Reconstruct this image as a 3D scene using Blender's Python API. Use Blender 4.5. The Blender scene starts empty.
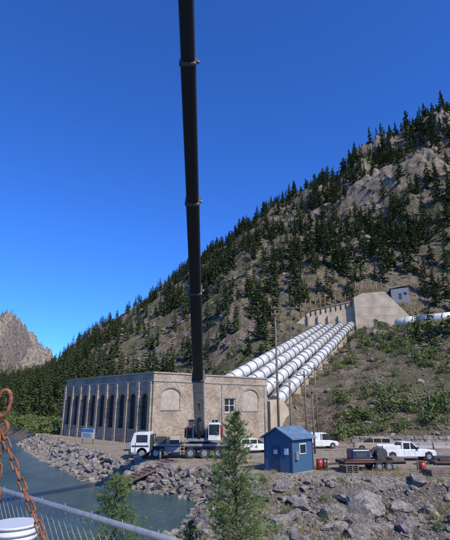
import bpy, math, random
import numpy as np
from mathutils import Vector, Matrix
random.seed(7); rng=np.random.default_rng(11)
scene=bpy.context.scene
R=math.radians
CAMH=5.5; WZ=-2.0

# ---------------------------------------------------------------- materials
def new_mat(name):
    m=bpy.data.materials.new(name); m.use_nodes=True
    nt=m.node_tree; b=nt.nodes['Principled BSDF']
    return m,nt,b
def ramp(nt,fac,stops):
    r=nt.nodes.new('ShaderNodeValToRGB'); nt.links.new(fac,r.inputs[0])
    el=r.color_ramp.elements
    while len(el)<len(stops): el.new(0.5)
    for e,(p,c) in zip(el,stops): e.position=p; e.color=(*c,1)
    return r.outputs[0]
def noise(nt,vec,scale,detail=4,rough=.55):
    n=nt.nodes.new('ShaderNodeTexNoise'); n.inputs['Scale'].default_value=scale
    n.inputs['Detail'].default_value=detail; n.inputs['Roughness'].default_value=rough
    if vec is not None: nt.links.new(vec,n.inputs['Vector'])
    return n.outputs[0]
def pos(nt,obj=False):
    if obj: return nt.nodes.new('ShaderNodeTexCoord').outputs['Object']
    return nt.nodes.new('ShaderNodeNewGeometry').outputs['Position']
def bump(nt,b,h,strength,dist):
    n=nt.nodes.new('ShaderNodeBump'); n.inputs['Strength'].default_value=strength
    n.inputs['Distance'].default_value=dist; nt.links.new(h,n.inputs['Height'])
    nt.links.new(n.outputs[0],b.inputs['Normal']); return n
def mix(nt,f,a,c,mode='MIX'):
    n=nt.nodes.new('ShaderNodeMix'); n.data_type='RGBA'; n.blend_type=mode
    for s,v in ((0,f),(6,a),(7,c)):
        if isinstance(v,(int,float)): n.inputs[s].default_value=v
        elif isinstance(v,tuple): n.inputs[s].default_value=(*v,1)
        else: nt.links.new(v,n.inputs[s])
    return n.outputs[2]
def M(name,c1,c2=None,scale=3,rough=.7,metal=0,bmp=0,bd=.02,detail=5):
    m,nt,b=new_mat(name)
    if c2 is None: c2=tuple(x*.75 for x in c1)
    p=pos(nt,True); f=noise(nt,p,scale,detail)
    nt.links.new(ramp(nt,f,[(.35,c2),(.65,c1)]),b.inputs['Base Color'])
    b.inputs['Roughness'].default_value=rough; b.inputs['Metallic'].default_value=metal
    if bmp: bump(nt,b,f,bmp,bd)
    return m
m_white=M('white_paint',(.72,.72,.70),(.55,.54,.5),1.5,.35)
m_black=M('black_paint',(.009,.009,.011),(.015,.015,.017),2,.6)
m_dark=M('dark_steel',(.035,.035,.038),(.06,.055,.05),3,.55)
m_tyre=M('tyre_rubber',(.02,.02,.02),(.04,.038,.035),6,.9)
m_rim=M('wheel_rim',(.4,.4,.4),(.2,.2,.2),6,.4,.5)
m_glass=M('dark_glass',(.015,.02,.025),(.03,.035,.04),1,.08)
m_cream=M('boom_cream',(.46,.44,.37),(.3,.28,.24),1.5,.5)
m_grey=M('grey_paint',(.25,.26,.27),(.16,.16,.16),2,.5)
m_red=M('red_paint',(.4,.03,.02),(.3,.03,.02),2,.45)
m_orange=M('orange_plastic',(.6,.14,.03),(.45,.11,.03),2,.6)
m_rope=M('orange_rope',(.62,.19,.06),(.36,.10,.03),90,.85,0,.6,.002)
m_yellow=M('yellow_paint',(.5,.36,.12),(.4,.3,.14),2,.5)
m_navy=M('navy_paint',(.03,.05,.1),(.02,.03,.06),2,.35)
m_signb=M('sign_blue',(.06,.2,.42),(.05,.16,.34),2,.5)
m_tan=M('tan_paint',(.42,.33,.2),(.34,.27,.17),2,.5)
m_rust=M('rusty_steel',(.34,.125,.05),(.13,.05,.028),60,.75,.3,.4,.003)
m_rust2=M('rusty_deck',(.16,.085,.055),(.08,.05,.04),4,.85)
m_wood=M('weathered_wood',(.2,.15,.11),(.1,.075,.055),5,.85)
m_post=M('rusty_posts',(.28,.15,.08),(.16,.09,.055),3,.85)
m_galv=M('galvanised_steel',(.42,.43,.43),(.3,.3,.3),20,.45,.6)
m_silver=M('silver_pipe_paint',(.66,.65,.61),(.42,.40,.365),.6,.5,.05,.1,.05,8)
m_ring=M('pipe_ring',(.27,.26,.24),(.16,.155,.145),2,.6,.1)
m_conc=M('old_concrete',(.52,.42,.29),(.33,.26,.18),.3,.9,0,.3,.15,9)
m_conc2=M('deck_concrete',(.32,.30,.27),(.25,.235,.21),2,.9)
m_lime=M('trim_stone',(.36,.305,.235),(.25,.21,.16),2,.85)
m_infill=M('infill_panel',(.43,.37,.28),(.31,.265,.20),1.2,.85,0,.2,.03)
m_roofm=M('roof_gravel',(.2,.19,.18),(.15,.14,.13),3,.95)
m_bark=M('bark',(.09,.065,.045),(.05,.035,.025),8,.95)
m_shingle=M('shed_roof_metal',(.13,.21,.30),(.085,.14,.21),1.5,.55)

def m_siding():
    m,nt,b=new_mat('blue_siding')
    p=pos(nt,True); s=nt.nodes.new('ShaderNodeSeparateXYZ'); nt.links.new(p,s.inputs[0])
    a=nt.nodes.new('ShaderNodeMath'); a.operation='ADD'; nt.links.new(s.outputs[0],a.inputs[0]); nt.links.new(s.outputs[1],a.inputs[1])
    q=nt.nodes.new('ShaderNodeMath'); q.operation='MULTIPLY'; nt.links.new(a.outputs[0],q.inputs[0]); q.inputs[1].default_value=3.6
    r=nt.nodes.new('ShaderNodeMath'); r.operation='FRACT'; nt.links.new(q.outputs[0],r.inputs[0])
    c=ramp(nt,r.outputs[0],[(0,(.015,.03,.055)),(.1,(.045,.115,.195))])
    f=noise(nt,p,2,5); c2=mix(nt,f,c,(.035,.08,.14)); nt.links.new(c2,b.inputs['Base Color'])
    bump(nt,b,r.outputs[0],.5,.02); b.inputs['Roughness'].default_value=.6
    return m
m_blue=m_siding()

def m_stone():
    m,nt,b=new_mat('stone_masonry')
    p=pos(nt,True); s=nt.nodes.new('ShaderNodeSeparateXYZ'); nt.links.new(p,s.inputs[0])
    a=nt.nodes.new('ShaderNodeMath'); a.operation='ADD'; nt.links.new(s.outputs[0],a.inputs[0]); nt.links.new(s.outputs[1],a.inputs[1])
    c=nt.nodes.new('ShaderNodeCombineXYZ'); nt.links.new(a.outputs[0],c.inputs[0]); nt.links.new(s.outputs[2],c.inputs[1])
    wn=nt.nodes.new('ShaderNodeTexNoise'); wn.inputs['Scale'].default_value=1.6; nt.links.new(c.outputs[0],wn.inputs['Vector'])
    va=nt.nodes.new('ShaderNodeVectorMath'); va.operation='MULTIPLY_ADD'; nt.links.new(wn.outputs['Color'],va.inputs[0]); va.inputs[1].default_value=(.3,.28,0); nt.links.new(c.outputs[0],va.inputs[2])
    k=nt.nodes.new('ShaderNodeTexBrick'); nt.links.new(va.outputs[0],k.inputs['Vector'])
    k.inputs['Scale'].default_value=1; k.inputs['Brick Width'].default_value=.46; k.inputs['Row Height'].default_value=.26
    k.inputs['Mortar Size'].default_value=.028; k.inputs['Bias'].default_value=-.1
    k.inputs['Color1'].default_value=(.45,.345,.23,1); k.inputs['Color2'].default_value=(.21,.165,.118,1); k.inputs['Mortar'].default_value=(.40,.34,.26,1)
    n1=noise(nt,c.outputs[0],.35,6); stain=ramp(nt,n1,[(.3,(.6,.56,.52)),(.62,(1.05,1.05,1.05))])
    col=mix(nt,1.0,k.outputs['Color'],stain,'MULTIPLY')
    n2=noise(nt,c.outputs[0],3.5,4); col=mix(nt,ramp(nt,n2,[(.4,(0,0,0)),(.75,(.5,.5,.5))]),col,(.33,.27,.205))
    nt.links.new(col,b.inputs['Base Color']); b.inputs['Roughness'].default_value=.9
    bump(nt,b,k.outputs['Fac'],.5,-.03)
    return m
m_stonem=m_stone()

def m_foliage(name,c1,c2,c3,scale=.15,trans=.0):
    m,nt,b=new_mat(name)
    p=pos(nt); f=noise(nt,p,scale,3); g=noise(nt,p,1.7,3)
    c=ramp(nt,f,[(.35,c1),(.65,c2)]); c=mix(nt,ramp(nt,g,[(.45,(0,0,0)),(.7,(.6,.6,.6))]),c,c3)
    nt.links.new(c,b.inputs['Base Color']); b.inputs['Roughness'].default_value=.75
    b.inputs['Specular IOR Level'].default_value=.2
    return m
m_pine=m_foliage('pine_needles',(.044,.064,.022),(.072,.096,.030),(.11,.125,.045))
m_hero=m_foliage('young_pine_needles',(.10,.15,.045),(.14,.20,.06),(.18,.23,.085),.8)
m_shrub=m_foliage('shrub_leaves',(.085,.12,.032),(.14,.165,.05),(.06,.095,.025),.25)
m_grass=m_foliage('dry_grass',(.32,.26,.13),(.22,.20,.09),(.36,.29,.16),.4)

def m_rock(name,c1,c2,c3,scale):
    m,nt,b=new_mat(name)
    p=pos(nt); f=noise(nt,p,scale,3); g=noise(nt,p,scale*9,8,.7); q=noise(nt,p,scale*3,6,.6)
    c=ramp(nt,f,[(.3,c1),(.5,c2),(.7,c3)])
    d=ramp(nt,g,[(.35,(.42,.40,.38)),(.55,(1.1,1.1,1.1))])
    c=mix(nt,ramp(nt,q,[(.5,(0,0,0)),(.62,(.6,.6,.6))]),c,tuple(v*.5 for v in c2))
    nt.links.new(mix(nt,1.0,c,d,'MULTIPLY'),b.inputs['Base Color']); b.inputs['Roughness'].default_value=.9
    ad=nt.nodes.new('ShaderNodeMath'); ad.operation='MULTIPLY_ADD'; nt.links.new(q,ad.inputs[0]); ad.inputs[1].default_value=2; nt.links.new(g,ad.inputs[2])
    bump(nt,b,ad.outputs[0],1.,.16); return m
m_boulder=m_rock('boulder_rock',(.45,.38,.30),(.27,.235,.20),(.50,.44,.37),.8)
m_talus=m_rock('talus_rock',(.26,.20,.14),(.19,.155,.115),(.36,.295,.225),.25)

def m_terrain():
    m,nt,b=new_mat('terrain')
    p=pos(nt)
    at=nt.nodes.new('ShaderNodeAttribute'); at.attribute_name='zone'
    sp=nt.nodes.new('ShaderNodeSeparateColor'); nt.links.new(at.outputs['Color'],sp.inputs[0])
    n1=noise(nt,p,.035,6,.6); n2=noise(nt,p,.25,8,.7); n3=noise(nt,p,1.6,8,.7)
    hill=ramp(nt,n2,[(.30,(.07,.053,.037)),(.42,(.145,.112,.078)),(.52,(.21,.165,.118)),(.64,(.32,.26,.19))])
    hill=mix(nt,1.0,hill,ramp(nt,n3,[(.38,(.45,.43,.40)),(.55,(1.1,1.1,1.1))]),'MULTIPLY')
    grass=ramp(nt,n3,[(.35,(.05,.06,.025)),(.55,(.135,.135,.058)),(.7,(.21,.185,.095))])
    hc=mix(nt,ramp(nt,n1,[(.48,(0,0,0)),(.62,(.7,.7,.7))]),hill,grass)
    pad=ramp(nt,n3,[(.3,(.34,.27,.19)),(.7,(.47,.385,.28))])
    pad=mix(nt,ramp(nt,n2,[(.5,(0,0,0)),(.7,(.6,.6,.6))]),pad,(.26,.215,.165))
    bed=ramp(nt,n3,[(.3,(.11,.09,.068)),(.7,(.26,.22,.17))])
    far=ramp(nt,n2,[(.35,(.09,.072,.054)),(.5,(.26,.215,.165)),(.62,(.38,.32,.255))])
    c=mix(nt,sp.outputs[2],hc,far)
    c=mix(nt,sp.outputs[0],c,pad); c=mix(nt,sp.outputs[1],c,bed)
    nt.links.new(c,b.inputs['Base Color']); b.inputs['Roughness'].default_value=.95
    b.inputs['Specular IOR Level'].default_value=.15
    ad=nt.nodes.new('ShaderNodeMath'); ad.operation='MULTIPLY_ADD'; nt.links.new(n2,ad.inputs[0]); ad.inputs[1].default_value=5; nt.links.new(n3,ad.inputs[2])
    bump(nt,b,ad.outputs[0],.8,.6)
    return m
m_terr=m_terrain()
def m_water():
    m,nt,b=new_mat('river_water')
    p=pos(nt); mp=nt.nodes.new('ShaderNodeMapping'); mp.inputs['Scale'].default_value=(1,.55,1); mp.inputs['Rotation'].default_value=(0,0,.5); nt.links.new(p,mp.inputs[0])
    n1=noise(nt,mp.outputs[0],.35,4); n2=noise(nt,mp.outputs[0],2.6,5,.65)
    c=ramp(nt,n1,[(.35,(.03,.065,.065)),(.65,(.055,.11,.10))])
    foam=ramp(nt,n2,[(.62,(0,0,0)),(.78,(.5,.5,.5))])
    nt.links.new(mix(nt,foam,c,(.5,.54,.53)),b.inputs['Base Color'])
    b.inputs['Roughness'].default_value=.15; b.inputs['IOR'].default_value=1.33
    ad=nt.nodes.new('ShaderNodeMath'); ad.operation='ADD'; nt.links.new(n1,ad.inputs[0]); nt.links.new(n2,ad.inputs[1])
    bump(nt,b,ad.outputs[0],.9,.3)
    return m
m_wat=m_water()

# ---------------------------------------------------------------- mesh helpers
def link(o,parent=None):
    scene.collection.objects.link(o)
    if parent is not None: o.parent=parent
    return o
def np_mesh(name,V,F,mats,mi=None,parent=None,smooth=False):
    me=bpy.data.meshes.new(name); V=np.asarray(V,np.float32); F=np.asarray(F,np.int32)
    k=F.shape[1]; n=len(F)
    me.vertices.add(len(V)); me.vertices.foreach_set('co',V.ravel())
    me.loops.add(n*k); me.loops.foreach_set('vertex_index',F.ravel())
    me.polygons.add(n); me.polygons.foreach_set('loop_start',np.arange(n,dtype=np.int32)*k)
    for m in mats: me.materials.append(m)
    if mi is not None: me.polygons.foreach_set('material_index',np.asarray(mi,np.int32))
    me.update(calc_edges=True)
    me.polygons.foreach_set('use_smooth',np.full(len(me.polygons),smooth))
    return link(bpy.data.objects.new(name,me),parent)
def empty(name,loc=(0,0,0),rz=0):
    e=bpy.data.objects.new(name,None); e.location=loc; e.rotation_euler=(0,0,rz); e.empty_display_size=.3
    return link(e)
def py_mesh(name,V,F,mat,parent=None,bevel=0,smooth=False):
    me=bpy.data.meshes.new(name); me.from_pydata([tuple(v) for v in V],[],F); me.materials.append(mat); me.update()
    o=link(bpy.data.objects.new(name,me),parent)
    if smooth:
        for p in me.polygons: p.use_smooth=True
    if bevel:
        b=o.modifiers.new('b','BEVEL'); b.width=bevel; b.segments=2; b.limit_method='ANGLE'
    return o
BF=[(0,3,2,1),(4,5,6,7),(0,1,5,4),(1,2,6,5),(2,3,7,6),(3,0,4,7)]
def boxv(x0,x1,y0,y1,z0,z1): return [(x0,y0,z0),(x1,y0,z0),(x1,y1,z0),(x0,y1,z0),(x0,y0,z1),(x1,y0,z1),(x1,y1,z1),(x0,y1,z1)]
def box(name,x0,x1,y0,y1,z0,z1,mat,parent=None,bevel=0): return py_mesh(name,boxv(x0,x1,y0,y1,z0,z1),BF,mat,parent,bevel)
def boxes(name,L,mat,parent=None,bevel=0):
    V=[];F=[]
    for b in L:
        n=len(V); V+=boxv(*b); F+=[tuple(i+n for i in f) for f in BF]
    return py_mesh(name,V,F,mat,parent,bevel)
def prism(name,pts,y0,y1,mat,parent=None,bevel=0):
    n=len(pts); V=[(x,y0,z) for x,z in pts]+[(x,y1,z) for x,z in pts]
    F=[tuple(range(n)),tuple(range(2*n-1,n-1,-1))]+[(i+n,(i+1)%n+n,(i+1)%n,i) for i in range(n)]
    o=py_mesh(name,V,F,mat,parent,bevel)
    import bmesh; bm=bmesh.new(); bm.from_mesh(o.data); bmesh.ops.recalc_face_normals(bm,faces=bm.faces); bm.to_mesh(o.data); bm.free()
    return o
def tubes(name,segs,mat,parent=None,n=12,smooth=True,caps=True):
    V=[];F=[]
    for p0,p1,r0,r1 in segs:
        p0=Vector(p0);p1=Vector(p1); d=(p1-p0).normalized(); q=d.to_track_quat('Z','Y'); b=len(V)
        for p,r in((p0,r0),(p1,r1)):
            for i in range(n):
                a=2*math.pi*i/n; V.append(tuple(p+q@Vector((r*math.cos(a),r*math.sin(a),0))))
        F+=[(b+i,b+(i+1)%n,b+n+(i+1)%n,b+n+i) for i in range(n)]
        if caps: F+=[tuple(b+i for i in range(n-1,-1,-1)),tuple(b+n+i for i in range(n))]
    o=py_mesh(name,V,F,mat,parent)
    if smooth:
        for p in o.data.polygons: p.use_smooth=len(p.vertices)==4
    return o
def beam(name,p0,p1,w,h,mat,parent=None,bevel=0):
    p0=Vector(p0);p1=Vector(p1);d=p1-p0;L=d.length
    o=box(name,-w/2,w/2,-h/2,h/2,0,L,mat,parent,bevel)
    z=d.normalized(); x=Vector((1,0,0)) if abs(z.x)<.95 else Vector((0,1,0)); y=z.cross(x).normalized(); x=y.cross(z)
    o.matrix_local=Matrix.Translation(p0)@Matrix((x,y,z)).transposed().to_4x4()
    return o
def wheels(parent,L,r=.38,w=.28):
    tubes('tyres',[((x,y-w/2,r),(x,y+w/2,r),r,r) for x,y in L],m_tyre,parent,20)
    tubes('rims',[((x,y-w/2-.02,r),(x,y+w/2+.02,r),r*.55,r*.55) for x,y in L],m_rim,parent,14)

# ---------------------------------------------------------------- terrain function
def vnoise(x,y,s=0.):
    xi=np.floor(x);yi=np.floor(y);fx=x-xi;fy=y-yi;fx=fx*fx*(3-2*fx);fy=fy*fy*(3-2*fy)
    def h(a,b):
        t=np.sin(a*127.1+b*311.7+s*74.7)*43758.5453; return t-np.floor(t)
    return (h(xi,yi)*(1-fx)+h(xi+1,yi)*fx)*(1-fy)+(h(xi,yi+1)*(1-fx)+h(xi+1,yi+1)*fx)*fy
def fbm(x,y,s=0.,o=5,g=.5):
    r=0;a=1;t=0
    for i in range(o):
        r=r+a*(vnoise(x,y,s+i)-.5); t+=a; a*=g; x,y=x*1.7+y*1.1+3.1,y*1.7-x*1.1+1.7
    return r/t*2
def sst(e0,e1,x):
    t=np.clip((x-e0)/(e1-e0),0,1); return t*t*(3-2*t)
PROF=[
(-3,[(60,0),(200,90),(900,160)]),
(-1.0,[(110,0),(260,70),(900,150)]),
(-.7,[(130,0),(300,40),(450,60),(800,170),(1000,160)]),
(-.51,[(135,0),(300,13),(450,22),(650,55),(800,150),(1000,150)]),
(-.45,[(140,0),(300,17),(450,26),(650,55),(800,146),(1000,140)]),
(-.40,[(140,0),(350,25),(450,32),(650,50),(800,122),(1000,110)]),
(-.36,[(135,0),(350,32),(500,47),(1000,50)]),
(-.333,[(132,0),(300,30),(500,66),(1000,60)]),
(-.281,[(125,0),(300,42),(480,82),(1000,76)]),
(-.216,[(122,0),(300,52),(450,94),(1000,90)]),
(-.172,[(122,0),(300,60),(430,104),(1000,100)]),
(-.105,[(120,0),(300,74),(400,117),(1000,110)]),
(-.047,[(116,0),(300,91),(380,131),(1000,120)]),
(.036,[(104,0),(160,32),(270,101),(350,146),(1000,130)]),
(.11,[(92,0),(150,29),(165,36),(335,157),(1000,140)]),
(.184,[(84,0),(150,29.3),(160,30.5),(325,163),(1000,150)]),
(.262,[(77,0),(148,29),(160,30),(315,174),(1000,160)]),
(.366,[(73,0),(144,29.3),(159,30),(305,187),(1000,170)]),
(.449,[(71,0),(140,29.5),(158,30),(300,206),(1000,180)]),
(.532,[(70,0),(134,29.5),(154,30),(298,220),(1000,190)]),
(.6,[(69,0),(130,29.5),(152,30),(295,224),(1000,190)]),
(1.0,[(66,0),(112,29.5),(130,30),(290,240),(1000,200)]),
(3.,[(50,0),(90,29.5),(110,30),(250,240),(1000,200)])]
DS=np.linspace(0,1200,601); AS=np.array([p[0] for p in PROF])
TAB=np.array([np.interp(DS,[q[0] for q in p[1]],[q[1] for q in p[1]]) for p in PROF])
def hill(x,y):
    yy=np.maximum(y,5.); a=np.clip(x/yy,-2.99,2.99)
    i=np.clip(np.searchsorted(AS,a)-1,0,len(AS)-2); f=(a-AS[i])/(AS[i+1]-AS[i])
    d=np.clip(yy/2,0,599.9); j=d.astype(int); g=d-j
    return (TAB[i,j]*(1-g)+TAB[i,j+1]*g)*(1-f)+(TAB[i+1,j]*(1-g)+TAB[i+1,j+1]*g)*f
SY=[-60,-10,10,22,33,41,44.6,47.2,54.7,80.5,120,160,200,260,400]
SX=[-14,-11,-8,-4.5,-2.6,-2.5,-6.8,-11,-17.3,-32.5,-54,-80,-112,-175,-330]
def shore(y): return np.interp(y,SY,SX)
PR0=np.array([9.6,90,5.9]);PR1=np.array([42,150,31.]);PL0=np.array([-1.4,90,8.9]);PL1=np.array([33,155,31.4])
def cragamt(x,y,hl): 
    a=x/np.maximum(y,5.); return np.clip(.12+sst(.12,.4,a)*sst(95,150,hl),0,1)*sst(45,90,hl)
def H(x,y,det=True):
    x=np.asarray(x,float);y=np.asarray(y,float)
    s=shore(y); sl=(shore(y+3)-shore(y-3))/6; c=1/np.sqrt(1+sl*sl)
    wob=fbm(x*.25,y*.25,3,3)*1.2
    dr=(x-s)*c+wob*.6
    wl=np.interp(y,[20,45,80,105,150,200],[55,50,30,15,13,18])
    dl=(s-wl-x)*c+wob
    d=np.maximum(dr,dl)
    base=np.where(d>0,WZ-.25+np.minimum(d/3.8,1)*(-WZ+.25),np.maximum(WZ-.25+d*.35,WZ-2))
    ch=sst(36.,40.,y+1.2*fbm(x*.2,y*0,9,2))
    base=np.where(dr>0,np.minimum(base,-1.75+1.75*ch+fbm(x*.3,y*.3,5,3)*.35*(1-ch)),base)
    hl=hill(x,y); m=sst(3,30,d)
    mm=sst(1,30,hl)
    hz=hl*m
    if det:
        far=sst(500,700,y); ca=cragamt(x,y,hl)
        n=fbm(x/48,y/48,1,5,.55)*10*sst(30,70,hl)+fbm(x/9,y/9,2,5,.6)*2.5*mm
        rid=(1-np.abs(fbm(x/26+y/60,y/40,6,4)))**3*6*sst(40,80,hl)
        hz=hz+(n+rid-2.5*sst(40,80,hl))*m*(1+far*2.)+np.where((d>5)&(hl<1),fbm(x*.4,y*.4,8,3)*.03,0)
        cr=fbm(x/30,y/30,12,4,.6); hz=hz+(sst(.08,.2,cr)*7+sst(.3,.38,cr)*7)*ca
        cr2=fbm(x/11,y/11,17,4,.6); hz=hz+sst(.2,.32,cr2)*1.8*sst(8,30,hl)
    z=base+hz
    t=np.clip((y-90)/62,-.1,1.03)
    xr=PR0[0]+(PR1[0]-PR0[0])*t; xl=PL0[0]+(PL1[0]-PL0[0])*t
    zr=PR0[2]+(PR1[2]-PR0[2])*t; zl=PL0[2]+(PL1[2]-PL0[2])*t
    w=np.clip((x-xl)/(xr-xl),0,1); pz=zl+(zr-zl)*w-2.0
    k=sst(6,1.5,np.maximum(xl-x,x-xr))*(y>88)*(y<156)
    z=z*(1-k)+pz*k
    u=(x+10.6)*.733+(y-69)*.68; v=-(x+10.6)*.68+(y-69)*.733
    kb=sst(6,2,np.maximum(np.maximum(-u,u-25),np.maximum(-v,v-30)))*(d>4)
    return z*(1-kb)
def build_terrain():
    a1=np.arange(-.8,.8001,.0042); a=np.concatenate([np.linspace(-2.6,-.83,70),a1,np.linspace(.83,2.6,70)])
    D=[6.]
    while D[-1]<1000: D.append(D[-1]*1.0058+.02)
    D=np.array(D); A,DD=np.meshgrid(a,D); X=A*DD; Y=DD; Z=H(X,Y)
    nr,nc=X.shape; idx=np.arange(nr*nc).reshape(nr,nc)
    F=np.stack([idx[:-1,:-1],idx[:-1,1:],idx[1:,1:],idx[1:,:-1]],-1).reshape(-1,4)
    V=np.stack([X,Y,Z],-1).reshape(-1,3)
    o=np_mesh('terrain_ground',V,F,[m_terr],smooth=True)
    hl=hill(X,Y)
    s=shore(Y); bed=(Z<-.35)
    pad=((hl<.8)&(X>s))*np.clip(1-hl,0,1)*(Z>-.5)
    nn=fbm(X*.3,Y*.3,21,3)
    pad=pad*np.where((Y>60)&(X>9),sst(-.5,.3,nn+.3),1.)
    far=sst(550,700,Y)*1.0
    cr=fbm(X/30,Y/30,12,4,.6); far=np.maximum(far,sst(.05,.25,cr)*cragamt(X,Y,hl)*.8)
    col=np.stack([pad,bed*1.,far,np.ones_like(pad)],-1).astype(np.float32).reshape(-1)
    at=o.data.color_attributes.new('zone','FLOAT_COLOR','POINT'); at.data.foreach_set('color',col)
build_terrain()
py_mesh('outer_ground',[(-4000,-3000,-4.5),(4000,-3000,-4.5),(4000,5000,-4.5),(-4000,5000,-4.5)],[(0,1,2,3)],m_talus)
py_mesh('river_water',[(-420,-60,WZ),(30,-60,WZ),(30,80,WZ),(-20,300,WZ),(-420,420,WZ)],[(0,1,2,3,4)],m_wat)
def hz(x,y): return float(H(np.array([x]),np.array([y]))[0])

# ---------------------------------------------------------------- scatter helper
def scatter(name,tpls,P,S,rz,mats,tilt=None,smooth=False):
    Vs=[];Fs=[];Ms=[];off=0; N=len(P); ti=rng.integers(0,len(tpls),N)
    for k,(T,F,mi) in enumerate(tpls):
        q=np.where(ti==k)[0]
        if len(q)==0: continue
        c=np.cos(rz[q])[:,None];s=np.sin(rz[q])[:,None]
        x=T[None,:,0]*S[q,0:1];y=T[None,:,1]*S[q,1:2];z=T[None,:,2]*S[q,2:3]
        if tilt is not None:
            ct=np.cos(tilt[q])[:,None];st=np.sin(tilt[q])[:,None]; y,z=y*ct-z*st,y*st+z*ct
        V=np.stack([x*c-y*s+P[q,0:1],x*s+y*c+P[q,1:2],z+P[q,2:3]],-1)
        n=len(T); FF=F[None]+ (off+np.arange(len(q))*n)[:,None,None]
        Vs.append(V.reshape(-1,3));Fs.append(FF.reshape(-1,3));Ms.append(np.tile(mi,len(q))); off+=n*len(q)
    return np_mesh(name,np.concatenate(Vs),np.concatenate(Fs),mats,np.concatenate(Ms),smooth=smooth)
def ico(sub):
    import bmesh; bm=bmesh.new(); bmesh.ops.create_icosphere(bm,subdivisions=sub,radius=1)
    V=np.array([v.co[:] for v in bm.verts]);F=np.array([[v.index for v in f.verts] for f in bm.faces]); bm.free(); return V,F
def rock_tpl(sub,seed):
    r=np.random.default_rng(seed); V,F=ico(sub); V=V.copy()
    for i in range(15):
        n=r.normal(size=3);n/=np.linalg.norm(n); d=r.uniform(.42,.8)
        e=np.maximum(0,V@n-d); V-=e[:,None]*n
    V+=(.05 if sub<3 else .026)*r.normal(size=V.shape)
    return V,F,np.zeros(len(F),int)
def tris_rand(r,C,size,flat=.5):
    n=len(C); A=r.normal(size=(n,3));A[:,2]*=flat;A/=np.linalg.norm(A,axis=1)[:,None]
    B=r.normal(size=(n,3));B[:,2]*=flat;B-=np.sum(A*B,1)[:,None]*A;B/=np.linalg.norm(B,axis=1)[:,None]
    s=size[:,None]; V=np.stack([C+A*s,C-A*s*.5+B*s*.8,C-A*s*.5-B*s*.8],1).reshape(-1,3)
    return V,np.arange(3*n).reshape(n,3)
def cone_trunk(r0,h,n=4,bend=0):
    V=[(r0*math.cos(2*math.pi*i/n),r0*math.sin(2*math.pi*i/n),-.03*h) for i in range(n)]+[(0,0,h)]
    return np.array(V),np.array([[i,(i+1)%n,n] for i in range(n)])
def conifer_tpl(seed,nw=17,rad=.19,start=.1,per=5):
    r=np.random.default_rng(seed); C=[];S=[]
    lop=r.uniform(0,6.28); 
    for i in range(nw):
        h=start+(0.985-start)*(i/(nw-1))**.9; Rw=rad*(1-h)**.7*r.uniform(.7,1.15)+.008
        nb=r.integers(5,8)
        for b in range(nb):
            th=r.uniform(0,6.28); L=Rw*r.uniform(.55,1.25)*(1+.25*math.cos(th-lop))
            for j in range(per):
                u=r.uniform(.12,1.0); C.append((L*u*math.cos(th)+r.normal()*.008,L*u*math.sin(th)+r.normal()*.008,h-.3*L*u+r.normal()*.008)); S.append(.20*L+.013)
    V,F=tris_rand(r,np.array(C),np.array(S),.55)
    Vt,Ft=cone_trunk(.014,.97); V2=np.concatenate([V,Vt]);F2=np.concatenate([F,Ft+len(V)])
    return V2,F2,np.concatenate([np.zeros(len(F),int),np.ones(len(Ft),int)])
def shrub_tpl(seed,n=110,sz=.13):
    r=np.random.default_rng(seed); K=r.integers(4,8); cs=np.stack([r.uniform(-.55,.55,K),r.uniform(-.55,.55,K),r.uniform(.25,.75,K)],1)
    k=r.integers(0,K,n); C=cs[k]+r.normal(size=(n,3))*.22; C[:,2]=np.abs(C[:,2])
    V,F=tris_rand(r,C,r.uniform(.6,1.2,n)*sz,.8); return V,F,np.zeros(n,int)
def grass_tpl(seed,n=26):
    r=np.random.default_rng(seed);V=[];F=[]
    for i in range(n):
        x,y=r.normal(size=2)*.25;a=r.uniform(0,6.28);l=r.uniform(.5,1);dx,dy=r.normal(size=2)*.3;w=.03
        b=len(V);V+=[(x-w*math.cos(a),y-w*math.sin(a),-.05),(x+w*math.cos(a),y+w*math.sin(a),-.05),(x+dx,y+dy,l)];F.append((b,b+1,b+2))
    return np.array(V),np.array(F),np.zeros(n,int)

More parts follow.
